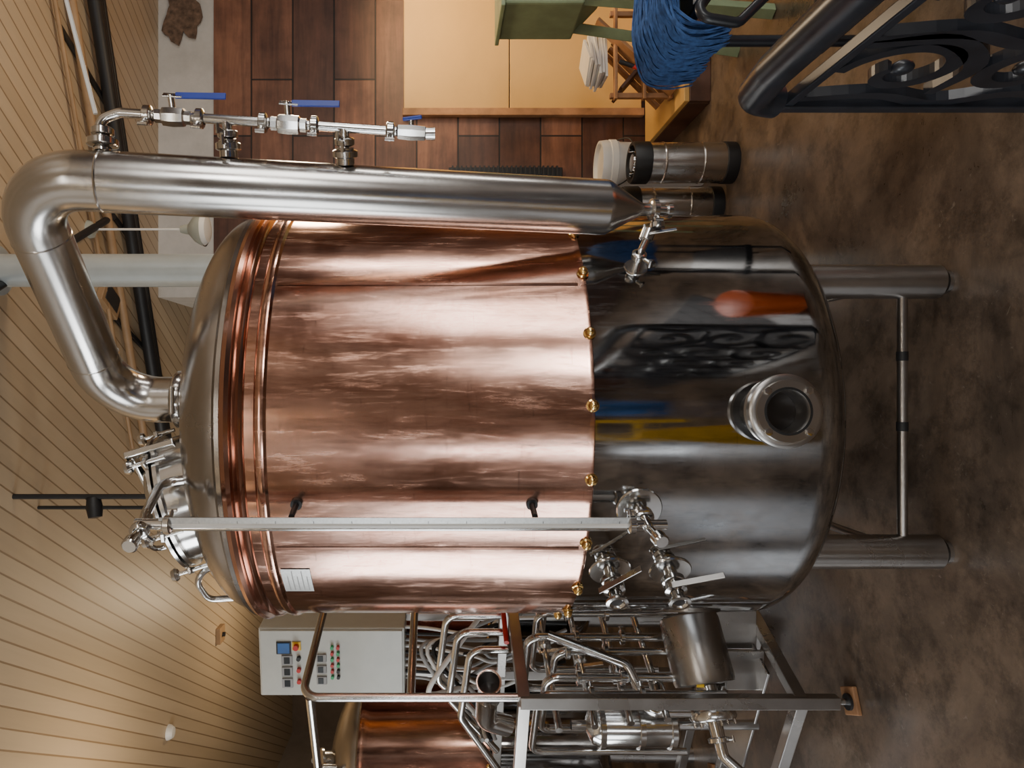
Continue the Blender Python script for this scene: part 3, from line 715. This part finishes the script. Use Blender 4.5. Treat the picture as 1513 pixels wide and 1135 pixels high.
for i in range(4):
    tube('deck_hose_b%d'%i,[sp(.75,.3+.05*i,1.27),sp(.6,.35,1.55+.03*i),sp(.45,.5+.06*i,1.38),sp(.3,.6,1.3+.02*i)],.010,[M_cable,M_dark,M_white,M_cable][i],S,mode='cat',seg=8)
# ------------------------------------------------------------------ things reflected in the polished shell
g=Grp('orange_bucket',(1.2,1.6,0))
oc=(1.14,1.50,0)
lathe('bucket_wall',[(0,0),(.15,0),(.185,.20),(.195,.205),(.195,.235),(.18,.235),(.145,.02),(0,.02)],M_orange,g,oc)
lathe('bucket_lid',[(.195,.235),(.198,.24),(.198,.26),(.18,.268),(0,.268)],M_orange,g,oc)
g=Grp('yellow_reflection_prop',(-.4,.55,0))  # unseen yellow A-frame added to widen the yellow reflection in the steel
for s in (-1,1):
    vs=[(-.50,.6+s*.14,0),(-.22,.6+s*.14,0),(-.29,.6+s*.015,.62),(-.43,.6+s*.015,.62)]
    o=mesh('leaf_%d'%(s+1),vs,[(0,1,2,3)],M_yellow,g);md=o.modifiers.new('s','SOLIDIFY');md.thickness=.012
g=Grp('step_ladder',(-.45,-.7,0))
for s in (-1,1):
    bar('front_stile_%d'%(s+1),(-.45+s*.24,-.45,0),(-.45+s*.16,-.75,1.5),.07,.03,M_yellow,g)
    bar('rear_stile_%d'%(s+1),(-.45+s*.24,-1.1,0),(-.45+s*.16,-.78,1.5),.04,.02,M_yellow,g)
for i in range(4): bar('tread_%d'%i,(-.45-.22,-.51-.065*i,.3+.3*i),(-.45+.22,-.51-.065*i,.3+.3*i),.12,.03,M_yellow,g)
box('top_cap',(.4,.16,.04),(-.45,-.77,1.52),M_yellow,g)
g=Grp('blue_legs_stand_in',(.15,-1.0,0))  # added out of view in place of the camera holder's jeans, for the blue reflection
lathe('stand_in_body',[(0,0),(.20,0),(.21,.02),(.21,.3),(.22,.31),(.21,.32),(.21,.6),(.22,.61),(.21,.62),(.21,.88),(.19,.9),(0,.9)],M_bluep,g,(.12,-.95,0))
g=Grp('dark_reflection_mat',(1.5,.2,0))  # unseen black sheet added only to darken what the steel reflects
box('mat',(1.5,2.4,.012),(1.5,.0,.006),M_mat,g)
for i in range(11): box('mat_rib_%d'%i,(1.4,.02,.006),(1.5,-1.10+.22*i,.013),M_mat,g,bev=0)
g=Grp('work_bench',(2,-1.5,0))
box('bench_top',(1.8,.7,.05),(1.7,-1.8,.9),M_wdark,g)
box('bench_front',(1.7,.03,.8),(1.7,-1.5,.45),M_wdark,g)
for i,(x,y) in enumerate(((.9,-2.1),(2.5,-2.1),(.9,-1.5),(2.5,-1.5))): bar('leg_%d'%i,(x,y,0),(x,y,.88),.07,.07,M_wdark,g)
g=Grp('dark_reflection_shelf',(.6,-3.2,0))  # dark shelving added out of view to give the copper dark reflections
for x in (-.6,1.6): box('upright_%d'%int(x*10),(.05,.4,2.3),(x,-3.2,1.15),M_dark,g)
for i in range(5): box('shelf_%d'%i,(2.2,.4,.04),(.5,-3.2,.25+.5*i),M_wdark,g)
for i in range(14):
    hh=random.uniform(.12,.34);box('bin_%d'%i,(random.uniform(.12,.24),.25,hh),(-.42+.31*(i%7),-3.15,.275+.5*(1+i//7)+hh/2),[M_cable,M_wood,M_white,M_bluep,M_wdark][i%5],g)
g=Grp('storage_cabinet',(-2.9,-2.6,0))
box('carcass',(.9,.5,2.0),(-2.75,-3.1,1.0),M_wdark,g);box('door_panel',(.42,.02,1.9),(-2.98,-2.84,1.0),M_wdark,g);box('door_panel_b',(.42,.02,1.9),(-2.52,-2.84,1.0),M_wdark,g)
g=Grp('festoon_lights',(-2,0,3))
pts=[(-3.6+.5*i,.3-.25*i,3.0-.08*math.sin(i)) for i in range(8)]
tube('wire',pts,.006,M_dark,g,mode='raw',seg=6)
for i,p in enumerate(pts): sphere('bulb_%d'%i,(p[0],p[1],p[2]-.04),.03,M_bulb,g,12)
# ------------------------------------------------------------------ lights
def area(name,loc,target,sx,sy,e,col):
    l=bpy.data.lights.new(name,'AREA');l.shape='RECTANGLE';l.size=sx;l.size_y=sy;l.energy=e;l.color=col
    o=bpy.data.objects.new(name,l);o.location=loc
    o.rotation_euler=(V(target)-V(loc)).to_track_quat('-Z','Y').to_euler();link(o);return o
day=(.95,.98,1.0)
area('window_light_back_l',(-1.95,YB+.08,1.6),(-1.95,0,1.6),.34,2.1,36,day)
area('window_light_back_r',(2.9,YB+.08,1.85),(2.9,0,1.85),1.3,.7,72,(1,.97,.92))
area('window_light_right',(XR-.06,-.85,1.75),(0,-.85,1.75),2.0,1.6,68,(1,.95,.89))
area('window_light_right_b',(XR-.06,1.95,1.5),(0,1.95,1.5),.25,2.1,28,(1,.94,.86))
area('window_light_left_a',(XL+.06,-.95,1.8),(0,-.95,1.8),2.7,1.7,84,day)
area('window_light_left_b',(XL+.06,1.9,1.8),(0,1.9,1.8),1.3,1.7,68,day)
area('fill_light_behind_camera',(-.3,-1.6,3.42),(-.3,-1.6,0),1.5,.18,26,(1,.93,.84))  # added overhead fill, no fixture modelled
def point(name,loc,e,col,r=.08):
    l=bpy.data.lights.new(name,'POINT');l.energy=e;l.color=col;l.shadow_soft_size=r
    o=bpy.data.objects.new(name,l);o.location=loc;link(o)
warm=(1,.76,.48)
area('alcove_lamp',(2.75,4.15,1.95),(2.75,4.75,.6),1.2,.12,27,(1,.68,.34))
point('far_lamp',(-1.9,6.4,2.6),40,warm,.15)
point('mid_lamp',(1.5,3.2,2.2),26,(1,.76,.5),.12)
area('ceiling_uplight',(-2.4,3.6,2.7),(-2.2,3.8,3.6),.5,.5,14,warm)
w=bpy.data.worlds.new('world');bpy.context.scene.world=w;w.use_nodes=True
nt=w.node_tree;bg=nt.nodes['Background'];sky=nt.nodes.new('ShaderNodeTexSky')
try: sky.sky_type='NISHITA';sky.sun_elevation=.6;sky.sun_disc=False
except Exception: pass
nt.links.new(sky.outputs[0],bg.inputs[0]);bg.inputs[1].default_value=.25
# ------------------------------------------------------------------ camera (held sideways: portrait roll)
cam=bpy.data.cameras.new('camera');co=bpy.data.objects.new('camera',cam);link(co)
cam.sensor_fit='HORIZONTAL';cam.sensor_width=36;cam.lens=24.983;cam.shift_x=.0704;cam.clip_start=.02
co.matrix_world=Matrix(((0,1,0,0),(0,0,-1,0),(-1,0,0,1.55),(0,0,0,1)))
bpy.context.scene.camera=co
